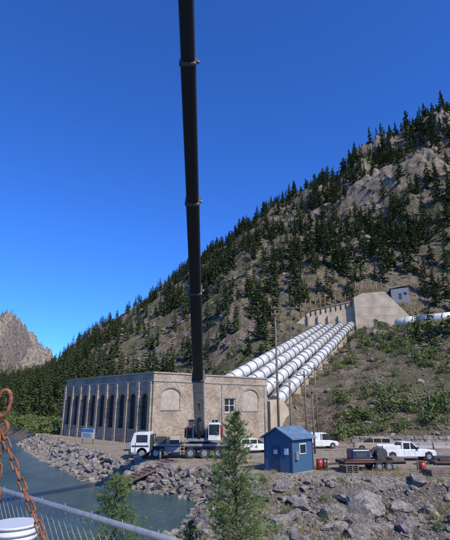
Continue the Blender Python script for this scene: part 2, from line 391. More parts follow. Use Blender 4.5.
# ---------------------------------------------------------------- forest on the hillside
def hillpts(N,a0,a1,d0,d1,pw=1.):
    a=rng.uniform(a0,a1,N); d=d0+(d1-d0)*rng.uniform(0,1,N)**pw
    return a*d,d
def in_corr(x,y,mg=4):
    t=(y-90)/62; xr=PR0[0]+(PR1[0]-PR0[0])*t; xl=PL0[0]+(PL1[0]-PL0[0])*t
    return (x>xl-mg)&(x<xr+mg)&(y<160)
def ridgeD(a): return np.interp(a,[-.36,-.2,0,.2,.58,1.],[500,445,372,323,296,290])
def trees():
    x,y=hillpts(17000,-.8,.85,112,510,.8)
    a=x/y; hl=hill(x,y); dsh=(x-shore(y))
    dens=.62+fbm(x/30,y/30,31,4)*1.6
    dens+=sst(200,320,y)*.08+sst(.1,.25,a)*.12
    cr=fbm(x/30,y/30,12,4,.6); dens-=sst(.12,.2,cr)*.5*cragamt(x,y,hl)
    dens=np.where((a<-.1)&(y>250),dens-.08,dens)
    low=(hl<30.5)&(a>.1); dens=np.where(low,.02,dens)
    bench=(hl>=28)&(hl<31)&(a>.1); 
    ok=(rng.uniform(0,1,len(x))<np.clip(dens,.06,.85)*.62)&(hl>1.5)&~bench&~in_corr(x,y)&((dsh>8)|(dsh<-26))
    ok&=~((x>20)&(x<66)&(y>138)&(y<170)); ok&=~((x>57)&(x<78)&(y>150)&(y<178))
    ok&=(y<ridgeD(a)+14)|(a<-.34)
    x,y=x[ok],y[ok]; a=a[ok]; z=H(x,y)-.4
    h=rng.uniform(4.,13.,len(x))*np.interp(y,[110,200,500],[.85,1.0,1.0])*(1+.15*sst(.1,.3,a)); w=h*rng.uniform(.95,1.55,len(x))
    tp=[conifer_tpl(100+i,nw=int(11+i),rad=.16+.025*(i%4),start=.05+.04*(i%3)) for i in range(6)]
    scatter('pine_forest',tp,np.stack([x,y,z],1),np.stack([w,w,h],1),rng.uniform(0,6.28,len(x)),[m_pine,m_bark])
    print('TREES',len(x))
trees()
def far_trees():
    x,y=hillpts(2600,-.62,-.3,540,820); dens=.45+fbm(x/60,y/60,37,3); ok=rng.uniform(0,1,len(x))<dens*.35
    x,y=x[ok],y[ok]; h=rng.uniform(6,12,len(x))
    tp=[conifer_tpl(150+i,nw=8,per=3) for i in range(3)]
    scatter('distant_pine_trees',tp,np.stack([x,y,H(x,y)-.5],1),np.stack([h,h,h],1),rng.uniform(0,6.28,len(x)),[m_pine,m_bark])
far_trees()
def shrubs():
    x,y=hillpts(10500,-.8,.8,72,360,1.1); a=x/y; hl=hill(x,y)
    dens=.38+fbm(x/14,y/14,41,3)
    low=(hl<29)&(a>.1)
    ok=(rng.uniform(0,1,len(x))<np.clip(dens,.02,.8)*np.where(low,.65,.8))&(hl>.8)&~in_corr(x,y,1.5)&((x-shore(y)>3)|(x-shore(y)<-20))
    x,y=x[ok],y[ok]; s=rng.uniform(.5,1.7,len(x))*rng.uniform(.6,1.2,len(x)); s*=np.interp(y,[70,150,300],[.8,1.1,1.5])
    bx,by=hillpts(620,.22,.66,76,138); k=(fbm(bx/9,by/9,44,3)>-.08)&(~in_corr(bx,by,2.5)); bx,by=bx[k],by[k]
    x=np.concatenate([x,bx]);y=np.concatenate([y,by]);s=np.concatenate([s,.8+np.minimum(rng.exponential(.5,len(bx)),1.8)])
    tp=[shrub_tpl(200+i,150,.12) for i in range(6)]
    scatter('hillside_shrubs',tp,np.stack([x,y,H(x,y)-.1],1),np.stack([s,s,s*rng.uniform(.8,1.3,len(x))],1),rng.uniform(0,6.28,len(x)),[m_shrub])
    yy=rng.uniform(84,190,700); xx=shore(yy)+np.where(rng.uniform(0,1,700)<.5,rng.uniform(3,16,700),-np.interp(yy,[80,105,150],[33,18,16])-rng.uniform(2,30,700))
    u=(xx+10.6)*.733+(yy-69)*.68; v=-(xx+10.6)*.68+(yy-69)*.733
    k=~((u>-4)&(u<28)&(v>-4)&(v<32)); xx,yy=xx[k],yy[k]
    s=rng.uniform(.8,2.6,len(xx)); 
    scatter('riverbank_bushes',[shrub_tpl(230+i,170,.12) for i in range(4)],np.stack([xx,yy,H(xx,yy)-.1],1),np.stack([s,s,s],1),rng.uniform(0,6.28,len(xx)),[m_shrub])
shrubs()
def talus():
    x,y=hillpts(19000,-.7,.8,70,330,1.2); a=x/y; hl=hill(x,y)
    dens=.5+fbm(x/20,y/20,51,3)*1.2; ok=(rng.uniform(0,1,len(x))<np.clip(dens,.06,.95)*.75)&(hl>.3)&~in_corr(x,y,0)&(x-shore(y)>3)
    ok&=~((y>200)&(fbm(x/30,y/30,31,4)>.15))
    x,y=x[ok],y[ok]; s=.2+rng.exponential(.36,len(x)); s=np.minimum(s,2.0)*np.interp(y,[70,150,330],[.7,1,2.0])
    tp=[rock_tpl(1,300+i) for i in range(8)]
    S=np.stack([s*rng.uniform(.8,1.4,len(x)),s*rng.uniform(.8,1.4,len(x)),s*rng.uniform(.5,1,len(x))],1)
    scatter('talus_rocks',tp,np.stack([x,y,H(x,y)],1),S,rng.uniform(0,6.28,len(x)),[m_talus],rng.uniform(-.6,.6,len(x)))
talus()
def riprap():
    N=7500; x=rng.uniform(-45,34,N); y=rng.uniform(24,98,N); z=H(x,y)
    ok=(z>WZ-.45)&(z<-.12)&(x>shore(y)-1.2)
    x,y,z=x[ok],y[ok],z[ok]; s=.16+rng.exponential(.19,len(x)); s=np.minimum(s,.95)
    yy=rng.uniform(40,98,3400); xx=shore(yy)+rng.uniform(-.7,6.5,3400)*np.where(yy<56,1.4,1.); zz=H(xx,yy); k=(zz<-.05)&(zz>WZ-.5)
    ss=.16+rng.exponential(.16,k.sum())
    x=np.concatenate([x,xx[k]]);y=np.concatenate([y,yy[k]]);z=np.concatenate([z,zz[k]]);s=np.concatenate([s,np.minimum(ss,.8)])
    S=np.stack([s*rng.uniform(.9,1.6,len(x)),s*rng.uniform(.8,1.3,len(x)),s*rng.uniform(.5,1,len(x))],1)
    scatter('riprap_boulders',[rock_tpl(2,400+i) for i in range(14)],np.stack([x,y,z+s*.15],1),S,rng.uniform(0,6.28,len(x)),[m_boulder],rng.uniform(-.6,.6,len(x)))
    big=[(9.6,34,1.5),(7.3,33,1.0),(12.3,34.5,.9),(5.4,35.5,.7),(16.5,32.3,1.25),(14.4,31.2,.8),(18.6,33.5,.9),(11,30.4,.9),(3.6,32.5,.85),(1.3,34,.9),(8.4,30.3,.7),(21,35.5,1.0),(-.5,37.5,.8),(2.4,37.4,.7),(-1,31,.8),(17,36.6,.65)]
    x=np.array([b[0] for b in big]);y=np.array([b[1] for b in big]);s=np.array([b[2] for b in big])*.95
    scatter('large_boulders',[rock_tpl(3,450+i) for i in range(8)],np.stack([x,y,H(x,y)+s*.35],1),np.stack([s*1.35,s,s*.85],1),rng.uniform(0,6.28,len(x)),[m_boulder],rng.uniform(-.5,.5,len(x)))
    N=12000; x=rng.uniform(-6,28,N); y=rng.uniform(26,41,N); z=H(x,y); ok=(z>WZ-.1)&(x>shore(y)); x,y,z=x[ok],y[ok],z[ok]; s=rng.uniform(.05,.2,len(x))
    scatter('gravel_stones',[rock_tpl(1,480+i) for i in range(5)],np.stack([x,y,z],1),np.stack([s*1.2,s,s*.7],1),rng.uniform(0,6.28,len(x)),[m_boulder])
    N=2000; x=rng.uniform(-2,30,N); y=rng.uniform(27,44,N); ok=fbm(x*.3,y*.3,61,3)>.02; x,y=x[ok],y[ok]; s=rng.uniform(.2,.5,len(x))
    scatter('dry_grass',[grass_tpl(500+i) for i in range(4)],np.stack([x,y,H(x,y)],1),np.stack([s,s,s],1),rng.uniform(0,6.28,len(x)),[m_grass])
    N=900; x,y=hillpts(N,.12,.8,68,140); hl=hill(x,y); ok=~in_corr(x,y,1); x,y=x[ok],y[ok]; s=rng.uniform(.4,.9,len(x))
    scatter('slope_grass',[grass_tpl(520+i) for i in range(4)],np.stack([x,y,H(x,y)],1),np.stack([s*1.4,s*1.4,s],1),rng.uniform(0,6.28,len(x)),[m_grass])
riprap()
def bankplants():
    x=np.array([2.5,4.2,11.5,15,19.5,7.2,-.6,22,13.5,17.7,9,3.2,12.6,20.4,6.4]);y=np.array([36.5,34.3,36.,34.4,30.8,36.6,35,33,32.3,29.8,38.3,38.8,29.5,37.6,32]);s=np.array([.8,.6,.7,.6,.9,.5,.8,.8,.5,.9,.5,.6,.6,.6,.5])
    scatter('bank_shrubs',[shrub_tpl(250+i,420,.07) for i in range(4)],np.stack([x,y,H(x,y)],1),np.stack([s,s,s],1),rng.uniform(0,6.28,len(x)),[m_shrub])
bankplants()

def young_pine(name,x,y,h,rad,seed,z0=None,dens=1.):
    r=np.random.default_rng(seed); zb=hz(x,y) if z0 is None else z0
    segs=[((0,0,-.2),(0.03,0,h*.5),.075,.05),((0.03,0,h*.5),(0,0,h),.05,.012)]
    C=[];Dv=[]
    nw=int(h*5)
    for i in range(nw):
        t=.08+.89*i/(nw-1); hh=h*t; L0=rad*(1-t)**.75+.12
        for b in range(r.integers(5,8)):
            th=r.uniform(0,6.28); L=L0*r.uniform(.5,1.2); up=r.uniform(.0,.45)+t*.5
            d=np.array([math.cos(th),math.sin(th),up]); d/=np.linalg.norm(d)
            p0=np.array([0,0,hh]); p1=p0+d*L; segs.append((tuple(p0),tuple(p1),.014,.004))
            ntw=max(4,int(L*13*dens))
            for k in range(ntw):
                u=r.uniform(.2,1.02); side=r.normal(size=3)*.26*(1-u*.5)*min(L,1); q=p0+d*L*u+side*.9
                q[2]+=abs(side[2])*.3
                dd=d+side*2; dd/=np.linalg.norm(dd)
                for e in range(14):
                    C.append(q+r.normal(size=3)*.02-dd*.06*r.uniform(0,1)); n=dd*1.1+r.normal(size=3)*.6; Dv.append(n/np.linalg.norm(n))
    for k in range(60): C.append(np.array([0,0,h-.008*k])); n=np.array([0,0,1.])+r.normal(size=3)*.5; Dv.append(n/np.linalg.norm(n))
    C=np.array(C);Dv=np.array(Dv);n=len(C); W=np.cross(Dv,r.normal(size=(n,3)));W/=np.linalg.norm(W,axis=1)[:,None]
    L=r.uniform(.08,.15,n)[:,None]; Vn=np.stack([C-W*.009,C+W*.009,C+Dv*L],1).reshape(-1,3)
    e=empty(name,(x,y,zb)); np_mesh('needles',Vn,np.arange(3*n).reshape(n,3),[m_hero],parent=e)
    tubes('trunk_and_branches',segs,m_bark,e,5)
young_pine('young_pine_tree',.35,17.,7.2,2.1,5,None,1.1)
young_pine('young_pine_tree.001',-3.2,14.5,5.4,2.0,6,-1.9)
young_pine('young_pine_tree.002',-1.3,18.5,3.2,1.1,8,-1.8)

# ---------------------------------------------------------------- powerhouse
def powerhouse():
    e=empty('stone_powerhouse',(-10.6,69,0),math.atan2(.68,.733))
    LX,LY,HH,T=25.,30.,10.1,.5
    def wall(name,L,ops,xf):
        V=[];F=[]
        def add(poly):
            k=len(poly); b=len(V)
            for d in (0,T):
                for s,z in poly: V.append(xf(s,d,z))
            F.append(tuple(b+i for i in range(k))); F.append(tuple(b+k+i for i in range(k-1,-1,-1)))
            for i in range(k): F.append((b+i,b+k+i,b+k+(i+1)%k,b+(i+1)%k))
        ops=sorted(ops); x=0
        for (s0,s1,z0,z1,arch) in ops:
            if s0>x: add([(x,-.6),(s0,-.6),(s0,HH),(x,HH)])
            add([(s0,-.6),(s1,-.6),(s1,z0),(s0,z0)]) if z0>-.5 else None
            pts=[(s0,HH),(s0,z1)]
            if arch:
                w=(s1-s0)/2; rise=arch*w
                for i in range(1,12):
                    a=math.pi*(1-i/12); pts.append((s0+w+w*math.cos(a),z1+rise*math.sin(a)))
            pts+=[(s1,z1),(s1,HH)]; add(pts); x=s1
        add([(x,-.6),(L,-.6),(L,HH),(x,HH)])
        o=py_mesh(name,V,F,m_stonem,e)
        import bmesh; bm=bmesh.new(); bm.from_mesh(o.data); bmesh.ops.recalc_face_normals(bm,faces=bm.faces); bm.to_mesh(o.data); bm.free()
    front=[(1.5,5.0,4.9,6.9,.6),(6.7,9.9,.1,3.3,.0),(11.6,13.2,1.2,3.2,0),(14.4,16.9,4.3,6.6,0),(18.6,22.6,4.6,6.9,.6)]
    left=[(1.0+i*3.25+.35,1.0+i*3.25+2.35,2.0,6.2,1.) for i in range(9)]
    wall('front_wall',LX,front,lambda s,d,z:(s,d,z))
    wall('river_side_wall',LY-T,[(a-T,b-T,c,d,f) for a,b,c,d,f in left],lambda s,d,z:(d,s+T,z))
    box('rear_wall',T,LX,LY-T,LY,-.6,HH,m_stonem,e); box('hill_side_wall',LX-T,LX,T,LY-T,-.6,HH,m_stonem,e)
    box('flat_roof',T,LX-T,T,LY-T,9.2,9.45,m_roofm,e)
    boxes('parapet_coping',[(-.15,LX+.15,-.15,.6,HH,HH+.22),(-.15,.6,.6,LY+.15,HH,HH+.22),(LX-.6,LX+.15,.6,LY+.15,HH,HH+.22),(.6,LX-.6,LY-.6,LY+.15,HH,HH+.22)],m_lime,e)
    boxes('string_course',[(-.1,LX+.1,-.12,-.002,8.9,9.15),(-.12,-.002,0,LY,8.9,9.15)],m_lime,e)
    boxes('pilasters',[(-.28,-.003,max(.0,1.0+i*3.25-.62),1.0+i*3.25+.06,-.6,8.88) for i in range(10)],m_stonem,e)
    boxes('infilled_arches',[(1.5,5.0,.16,.3,4.9,8.3),(18.6,22.6,.16,.3,4.6,8.3)],m_infill,e)
    vs=[]
    for s0,s1,z1 in ((1.5,5.0,6.9),(18.6,22.6,6.9)):
        w=(s1-s0)/2
        for i in range(13):
            a=math.pi*(1-i/12); vs.append((s0+w+(w+.22)*math.cos(a)-.17,s0+w+(w+.22)*math.cos(a)+.17,-.05-.004*i,-.002,z1+(.6*w+.22)*math.sin(a)-.17,z1+(.6*w+.22)*math.sin(a)+.17))
    boxes('arch_voussoirs',vs,m_lime,e,.02)
    boxes('sills',[(1.3,5.2,-.12,.14,4.7,4.9),(18.4,22.8,-.12,.14,4.4,4.6),(14.2,17.1,-.12,.14,4.1,4.3),(11.4,13.4,-.1,.14,1.05,1.2),(14.2,17.1,-.06,.1,6.6,6.95)]+[(-.1,.14,a-.1,b+.1,c-.2,c) for a,b,c,d,f in left],m_lime,e)
    boxes('window_glass',[(14.4,16.9,.32,.36,4.3,6.6),(11.6,13.2,.32,.36,1.2,3.2)]+[(.34,.38,a,b,c,d+1.0) for a,b,c,d,f in left],m_glass,e)
    fr=[]
    for x0,x1,z0,z1 in ((14.4,16.9,4.3,6.6),(11.6,13.2,1.2,3.2)):
        fr+=[(x0,x1,.22,.31,z0,z0+.12),(x0,x1,.22,.31,z1-.12,z1),(x0,x0+.12,.22,.31,z0+.12,z1-.12),(x1-.12,x1,.22,.31,z0+.12,z1-.12),((x0+x1)/2-.06,(x0+x1)/2+.06,.23,.3,z0+.12,z1-.12),(x0+.12,x1-.12,.24,.29,(z0+z1)/2-.04,(z0+z1)/2+.04)]
    boxes('window_frames',fr,m_white,e)
    fl=[]
    for a,b,c,d,f in left:
        for q in (.33,.66): fl.append((.26,.33,a+(b-a)*q-.03,a+(b-a)*q+.03,c,d+.9))
        for k in range(1,6): fl.append((.265,.325,a,b,c+k*.85-.03,c+k*.85+.03))
    boxes('side_window_mullions',fl,m_dark,e)
    box('roller_door',6.7,9.9,.25,.32,-.3,3.3,m_dark,e)
    boxes('door_frame',[(6.5,6.7,-.05,.15,-.3,3.5),(9.9,10.1,-.05,.15,-.3,3.5),(6.5,10.1,-.06,.16,3.32,3.6)],m_lime,e)
    tubes('downpipe',[((13.7,-.1,0),(13.7,-.1,9),.07,.07),((24.2,-.1,0),(24.2,-.1,9),.07,.07)],m_grey,e,8)
    boxes('roof_vents',[(6,7.2,9,10.2,9.45,10.7),(15,16.2,14,15.2,9.45,10.7)],m_grey,e)
powerhouse()

# ---------------------------------------------------------------- penstocks & headworks
def penstocks():
    e=empty('penstock_pipes')
    pipes=[];rings=[];sup=[]
    ext=[.17,.13,.05,.0]
    for i in range(4):
        w=i/3
        p0=Vector(PL0+(PR0-PL0)*w); p1=Vector(PL1+(PR1-PL1)*w); d=p1-p0
        a=p0-d*ext[i]; pipes.append((tuple(a),tuple(p0+d*1.02),1.3,1.2))
        L=d.length; n=24
        for k in range(n+1):
            t=-ext[i]+(1+ext[i])*k/n; c=p0+d*t; u=d.normalized(); rings.append((tuple(c-u*.13),tuple(c+u*.13),1.44,1.42))
            if k%2==0: sup.append((c.x-1.2,c.x+1.2,c.y-.4,c.y+.4,c.z-4,c.z-.9))
    tubes('pipes',pipes,m_silver,e,28); tubes('joint_rings',rings,m_ring,e,28); boxes('saddle_supports',sup,m_conc,e)
    a=empty('concrete_anchor_block',(9.2,88.5,0),math.atan2(.68,.733))
    prism('anchor_body',[(-1.9,-.5),(-1.9,6.2),(1.6,6.6),(3.4,4.8),(3.4,-.5)],-.8,4.2,m_conc,a,.08)
    e2=empty('flume_pipe')
    path=[(57,153,32.),(64,147,31.9),(72,140,31.8),(84,132,31.8),(100,122,32),(140,100,32)]
    seg=[];rg=[];sp=[]
    for a,b in zip(path[:-1],path[1:]):
        seg.append((a,b,1.95,1.95)); A=Vector(a);B=Vector(b); L=(B-A).length; u=(B-A).normalized()
        for k in range(int(L/2.6)+1):
            c=A+u*k*2.6; rg.append((tuple(c-u*.12),tuple(c+u*.12),2.07,2.07))
            if k%2==0: sp.append((c.x-.8,c.x+.8,c.y-.8,c.y+.8,c.z-5,c.z-1.4))
    tubes('pipe',seg,m_silver,e2,28); tubes('rings',rg,m_ring,e2,28); boxes('saddles',sp,m_conc,e2)
    h=empty('concrete_headworks',(26,157,0),-.13)
    prism('gate_wall',[(-1.5,24),(-1.5,32.5),(4,37.2),(19,40.2),(19,24)],0,7,m_conc,h,.1)
    prism('valve_block',[(19.003,24),(19.003,41.2),(22,42.6),(29.5,43),(37.5,33.5),(37.5,24)],-2.5,8,m_conc,h,.1)
    prism('wall_cap',[(4.5,37.35),(18.9,40.25),(18.9,40.65),(4.5,37.75)],-.3,.6,m_lime,h)
    boxes('board_mark_ledges',[(19.3,33,-2.53,-2.503,z,z+.08) for z in (31.5,34.5,37.5)],m_lime,h)
    box('drain_recess',21,23,-2.56,-2.504,27,30,m_dark,h)
    boxes('buttresses',[(x,x+.7,-.9,-.002,26,35.5) for x in (3,6.5,10,13.5)],m_conc,h)
    ps=[];
    for k in range(17):
        x=.8+k*1.75; top=(37+(x-4)*.2) if x<19 else 42.6; yy=-.15 if x<19 else -1.8
        ps.append(((x,yy,top-1.5),(x,yy,top+3.4+((k*7)%3)*.6),.2,.16))
    tubes('gate_stem_posts',ps,m_post,h,7)
    beam('post_rail',(.8,-.35,38.3),(18.9,-.35,42.4),.16,.16,m_post,h)
    beam('post_rail_low',(.8,-.35,36.6),(18.9,-.35,40.8),.1,.1,m_post,h)
    beam('post_rail_top',(19.2,-1.8,44.6),(29.2,-1.8,44.9),.14,.14,m_post,h)
    tubes('handrail',[((22,-2.3,43.7),(29.5,-2.3,44.1),.05,.05)]+[((x,-2.3,42.3),(x,-2.3,44.0),.05,.05) for x in (22,23.5,25,26.5,28,29.5)],m_dark,h,6)
    x,y=68.5,172; z=hz(x,y); s=empty('equipment_cabin',(x,y,z-.3),-.3)
    box('walls',-3.2,3.2,-2,2,-3.5,4.3,m_grey,s); prism('roof',[(-3.6,4.3),(-3.6,4.55),(3.6,5.6),(3.6,5.35)],-2.4,2.4,m_lime,s); box('door',-.5,.6,-2.06,-2.003,0,2.3,m_dark,s); box('window',1.4,2.5,-2.06,-2.003,1.6,2.6,m_glass,s)
penstocks()

# ---------------------------------------------------------------- crane
def crane():
    e=empty('mobile_crane',(-2.8,53,0),0)
    box('chassis_frame',-6.6,4.1,-.75,.75,.75,1.25,m_dark,e,.04)
    box('carrier_deck',-4.9,4.1,-1.3,1.3,1.25,1.5,m_grey,e,.04)
    prism('carrier_cab',[(-7.3,.6),(-7.35,1.6),(-7.05,2.6),(-5.3,2.65),(-5.3,.6)],-1.3,1.3,m_white,e,.06)
    boxes('cab_windows',[(-6.75,-5.55,-1.33,-1.3,1.65,2.4),(-6.75,-5.55,1.3,1.33,1.65,2.4)],m_glass,e)
    boxes('cab_trim',[(-7.2,-5.4,-1.34,-1.302,1.2,1.35),(-6.85,-6.8,-1.33,-1.302,.7,1.6),(-5.3,-5.0,-1.2,1.2,.7,2.4)],m_dark,e)
    prism('windscreen',[(-7.36,1.65),(-7.1,2.5),(-7.05,2.5),(-7.3,1.65)],-1.15,1.15,m_glass,e)
    box('bumper',-7.55,-7.3,-1.25,1.25,.45,.85,m_dark,e,.03)
    wheels(e,[(x,y) for x in (-6.1,-4.6,-.9,.6,2.1) for y in (-1.1,1.1)],.56,.4)
    boxes('fenders',[(x-.7,x+.7,s*1.1-.22,s*1.1+.22,1.15,1.22) for x in (-.9,.6,2.1) for s in (-1,1)],m_dark,e)
    boxes('tool_boxes',[(-3.7,-2.0,-1.28,-.8,.65,1.2),(-3.7,-2.0,.8,1.28,.65,1.2)],m_grey,e,.03)
    boxes('deck_gear',[(-4.6,-3.6,-1.1,-.3,1.502,2.2),(-4.6,-3.4,.2,1.1,1.502,2.0),(-3.2,-2.2,-1.15,-.5,1.502,1.85),(2.6,3.9,-1.1,-.2,1.502,2.1)],m_dark,e,.05)
    boxes('ladder',[(-2.0,-1.95,-1.36,-1.31,.4,1.9),(-1.6,-1.55,-1.36,-1.31,.4,1.9)]+[(-1.95,-1.6,-1.35,-1.32,z,z+.04) for z in(.5,.8,1.1,1.4)],m_yellow,e)
    boxes('outrigger_beams',[(-4.0,-3.7,-3.4,3.4,.8,1.1),(3.4,3.7,-3.4,3.4,.8,1.1)],m_dark,e,.02)
    tubes('outrigger_jacks',[((x,y,.08),(x,y,1.15),.11,.11) for x in(-3.85,3.55) for y in(-3.3,3.3)],m_grey,e,10)
    boxes('outrigger_pads',[(x-.5,x+.5,y-.5,y+.5,0.01,.1) for x in(-3.85,3.55) for y in(-3.3,3.3)],m_wood,e,.01)
    tubes('turntable',[((0,0,1.5),(0,0,1.75),1.15,1.15)],m_dark,e,28)
    box('upper_deck',-1.35,1.35,-1.5,3.2,1.75,2.05,m_grey,e,.04)
    prism('boom_bracket',[(-.80,2.05),(-.80,3.3),(-.62,3.3),(-.62,2.05)],-.4,2.2,m_cream,e)
    prism('boom_bracket_r',[(.80,2.05),(.80,3.3),(.62,3.3),(.62,2.05)],-.4,2.2,m_cream,e)
    prism('operator_cab',[(1.0,1.9),(1.0,3.55),(1.15,3.65),(2.15,3.65),(2.3,3.5),(2.3,1.9)],-2.1,-.3,m_white,e,.05)
    boxes('operator_cab_glass',[(1.1,2.2,-2.13,-2.1,2.45,3.5),(2.3,2.33,-1.95,-.6,2.5,3.45)],m_glass,e)
    box('counterweight',-1.6,1.6,2.6,3.9,1.6,3.2,m_dark,e,.08)
    box('engine_housing',-1.7,-.85,.0,2.5,2.05,3.1,m_red,e,.05)
    box('equipment_housing',1.0,2.6,.3,2.4,2.05,3.2,m_red,e,.05)
    boxes('housing_vents',[(-1.6,-.95,-.04,-.002,2.3,2.8),(1.2,2.4,.26,.298,2.3,2.9)],m_black,e)
    tubes('winch_drums',[((-.5,1.2,2.5),(.5,1.2,2.5),.38,.38),((-.5,2.1,2.5),(.5,2.1,2.5),.35,.35)],m_rust,e,18)
    tubes('handrails',[((-1.35,y,2.05),(-1.35,y,3.0),.03,.03) for y in(-1.4,-.7)]+[((-1.35,-1.4,3.0),(-1.35,-.7,3.0),.03,.03)]+[((x,-1.25,1.5),(x,-1.25,2.4),.025,.025) for x in(-4.8,-3.3,-1.9)]+[((-4.8,-1.25,2.4),(-1.9,-1.25,2.4),.025,.025)],m_yellow,e,6)
    B=Vector((0,.8,2.7)); T=Vector((.93,-36,24.2)); dv=T-B
    st=[(0,.255,1.12,1.25,m_cream),(.25,.533,.94,1.06,m_black),(.53,.729,.86,.98,m_black),(.725,.934,.80,.90,m_black),(.93,1.35,.74,.82,m_black)]
    for i,(a,b,w,h,mt) in enumerate(st):
        beam('boom_section_%d'%(i+1),B+dv*a,B+dv*b,w,h,mt,e,.2)
        c=B+dv*b; u=dv.normalized()
        if i<4:
            beam('boom_collar_%d'%(i+1),c-u*.2,c+u*.08,w+.14,h+.14,m_dark,e,.2)
            tubes('boom_sheave_%d'%(i+1),[(tuple(c+Vector((w/2+.05,0,-.1))),tuple(c+Vector((w/2+.2,0,-.1))),.09,.09)],m_grey,e,10)
    tip=B+dv*1.35
    boxes('boom_head',[(tip.x-.45,tip.x+.45,tip.y-.8,tip.y,tip.z-.5,tip.z+.5)],m_dark,e,.05)
    tubes('luffing_cylinder',[((0,-1.3,2.1),tuple(B+dv*.10+Vector((0,0,-.5))),.24,.24),(tuple(B+dv*.10+Vector((0,0,-.5))),tuple(B+dv*.17+Vector((0,0,-.6))),.15,.15)],m_dark,e,14)
    up=Vector((0,.52,.85))
    tubes('hoist_rope',[(tuple(B+up*.9),tuple(tip+up*.6),.014,.014)],m_galv,e,5)
crane()

# ---------------------------------------------------------------- blue shed
def shed():
    e=empty('blue_shed',(5.6,40.6,hz(5.6,41)-.05),R(47))
    W,Lx,hw=2.9,3.2,2.85
    box('foundation',-.1,Lx+.1,-.1,W+.1,-.35,.08,m_conc2,e)
    V=[(0,0,.08),(0,W,.08),(0,W,hw),(0,W/2,hw+.75),(0,0,hw),(Lx,0,.08),(Lx,W,.08),(Lx,W,hw),(Lx,W/2,hw+.75),(Lx,0,hw)]
    F=[(0,4,3,2,1),(5,6,7,8,9),(0,5,9,4),(1,2,7,6)]
    py_mesh('walls',V,F,m_blue,e)
    def slab(n,ya,za,yb,zb):
        o=.28; V=[(-o,ya,za),(Lx+o,ya,za),(Lx+o,yb,zb),(-o,yb,zb)]; V+=[(x,y,z+.1) for x,y,z in V]
        py_mesh(n,V,BF,m_shingle,e)
    slab('roof_left',-.3,hw-.14,W/2,hw+.77); slab('roof_right',W/2+.001,hw+.77,W+.3,hw-.14)
    boxes('corner_trim',[(-.03,.08,-.03,.08,.08,hw),(-.03,.08,W-.08,W+.03,.08,hw),(Lx-.08,Lx+.03,-.03,.08,.08,hw)],m_navy,e)
    box('door',-.05,-.002,1.2,2.1,.1,2.15,m_navy,e); box('door_sign',-.08,-.052,1.45,1.85,1.5,1.85,m_white,e)
    box('window_frame',1.1,2.1,-.06,-.002,1.5,2.35,m_white,e); box('window_glass',1.18,2.02,-.08,-.062,1.58,2.27,m_glass,e)
    box('notice_sign',-.05,-.002,.35,.75,1.5,2.0,m_white,e)
    box('electric_box',.4,.8,-.2,-.003,1.1,1.75,m_galv,e)
shed()

# ---------------------------------------------------------------- vehicles
def pickup(name,x,y,rz,mt,service=True):
    e=empty(name,(x,y,hz(x,y)+.0),rz)
    prism('body_lower',[(-2.85,.5),(-2.85,1.12),(.75,1.12),(1.0,1.15),(2.5,1.05),(2.75,.95),(2.8,.5),(2.35,.42),(2.3,.75),(2.0,.9),(1.6,.75),(1.55,.42),(-1.45,.42),(-1.5,.75),(-1.85,.9),(-2.2,.75),(-2.25,.48)],-.95,.95,mt,e,.05)
    prism('cab_glass',[(-.75,1.12),(-.65,1.72),(.35,1.74),(1.05,1.12)],-.82,.82,m_glass,e,.03)
    prism('cab_roof',[(-.68,1.72),(-.6,1.82),(.28,1.84),(.42,1.72)],-.80,.80,mt,e,.03)
    boxes('pillars',[(-.78,-.62,s*.84-.03,s*.84+.03,1.1,1.75) for s in(-1,1)]+[(.05,.14,s*.84-.03,s*.84+.03,1.1,1.75) for s in(-1,1)],mt,e)
    for s in(-1,1): prism('a_pillar_%d'%(s+2),[(.95,1.12),(1.07,1.12),(.42,1.76),(.3,1.76)],s*.84-.03,s*.84+.03,mt,e)
    if service: boxes('service_body',[(-2.8,-.9,-.96,-.6,1.13,1.5),(-2.8,-.9,.6,.96,1.13,1.5),(-2.85,-2.75,-.6,.6,1.13,1.4)],mt,e,.03)
    wheels(e,[(1.97,-.82),(1.97,.82),(-1.85,-.82),(-1.85,.82)],.4,.27)
    boxes('bumpers',[(2.78,2.92,-.9,.9,.45,.65),(-3.0,-2.86,-.9,.9,.5,.68)],m_grey,e,.02)
    boxes('headlights',[(2.74,2.81,-.9,-.6,.75,.95),(2.74,2.81,.6,.9,.75,.95)],m_galv,e); boxes('tail_lights',[(-2.87,-2.83,-.93,-.8,.75,1.05),(-2.87,-2.83,.8,.93,.75,1.05)],m_red,e)
    boxes('door_lines',[(-.62,-.6,-.956,-.952,.55,1.1),(.5,.52,-.956,-.952,.55,1.1),(.1,.25,-.97,-.952,.98,1.02)],m_dark,e)
    boxes('mirrors',[(.75,.9,-1.15,-.95,1.15,1.35),(.75,.9,.95,1.15,1.15,1.35)],m_dark,e,.02)
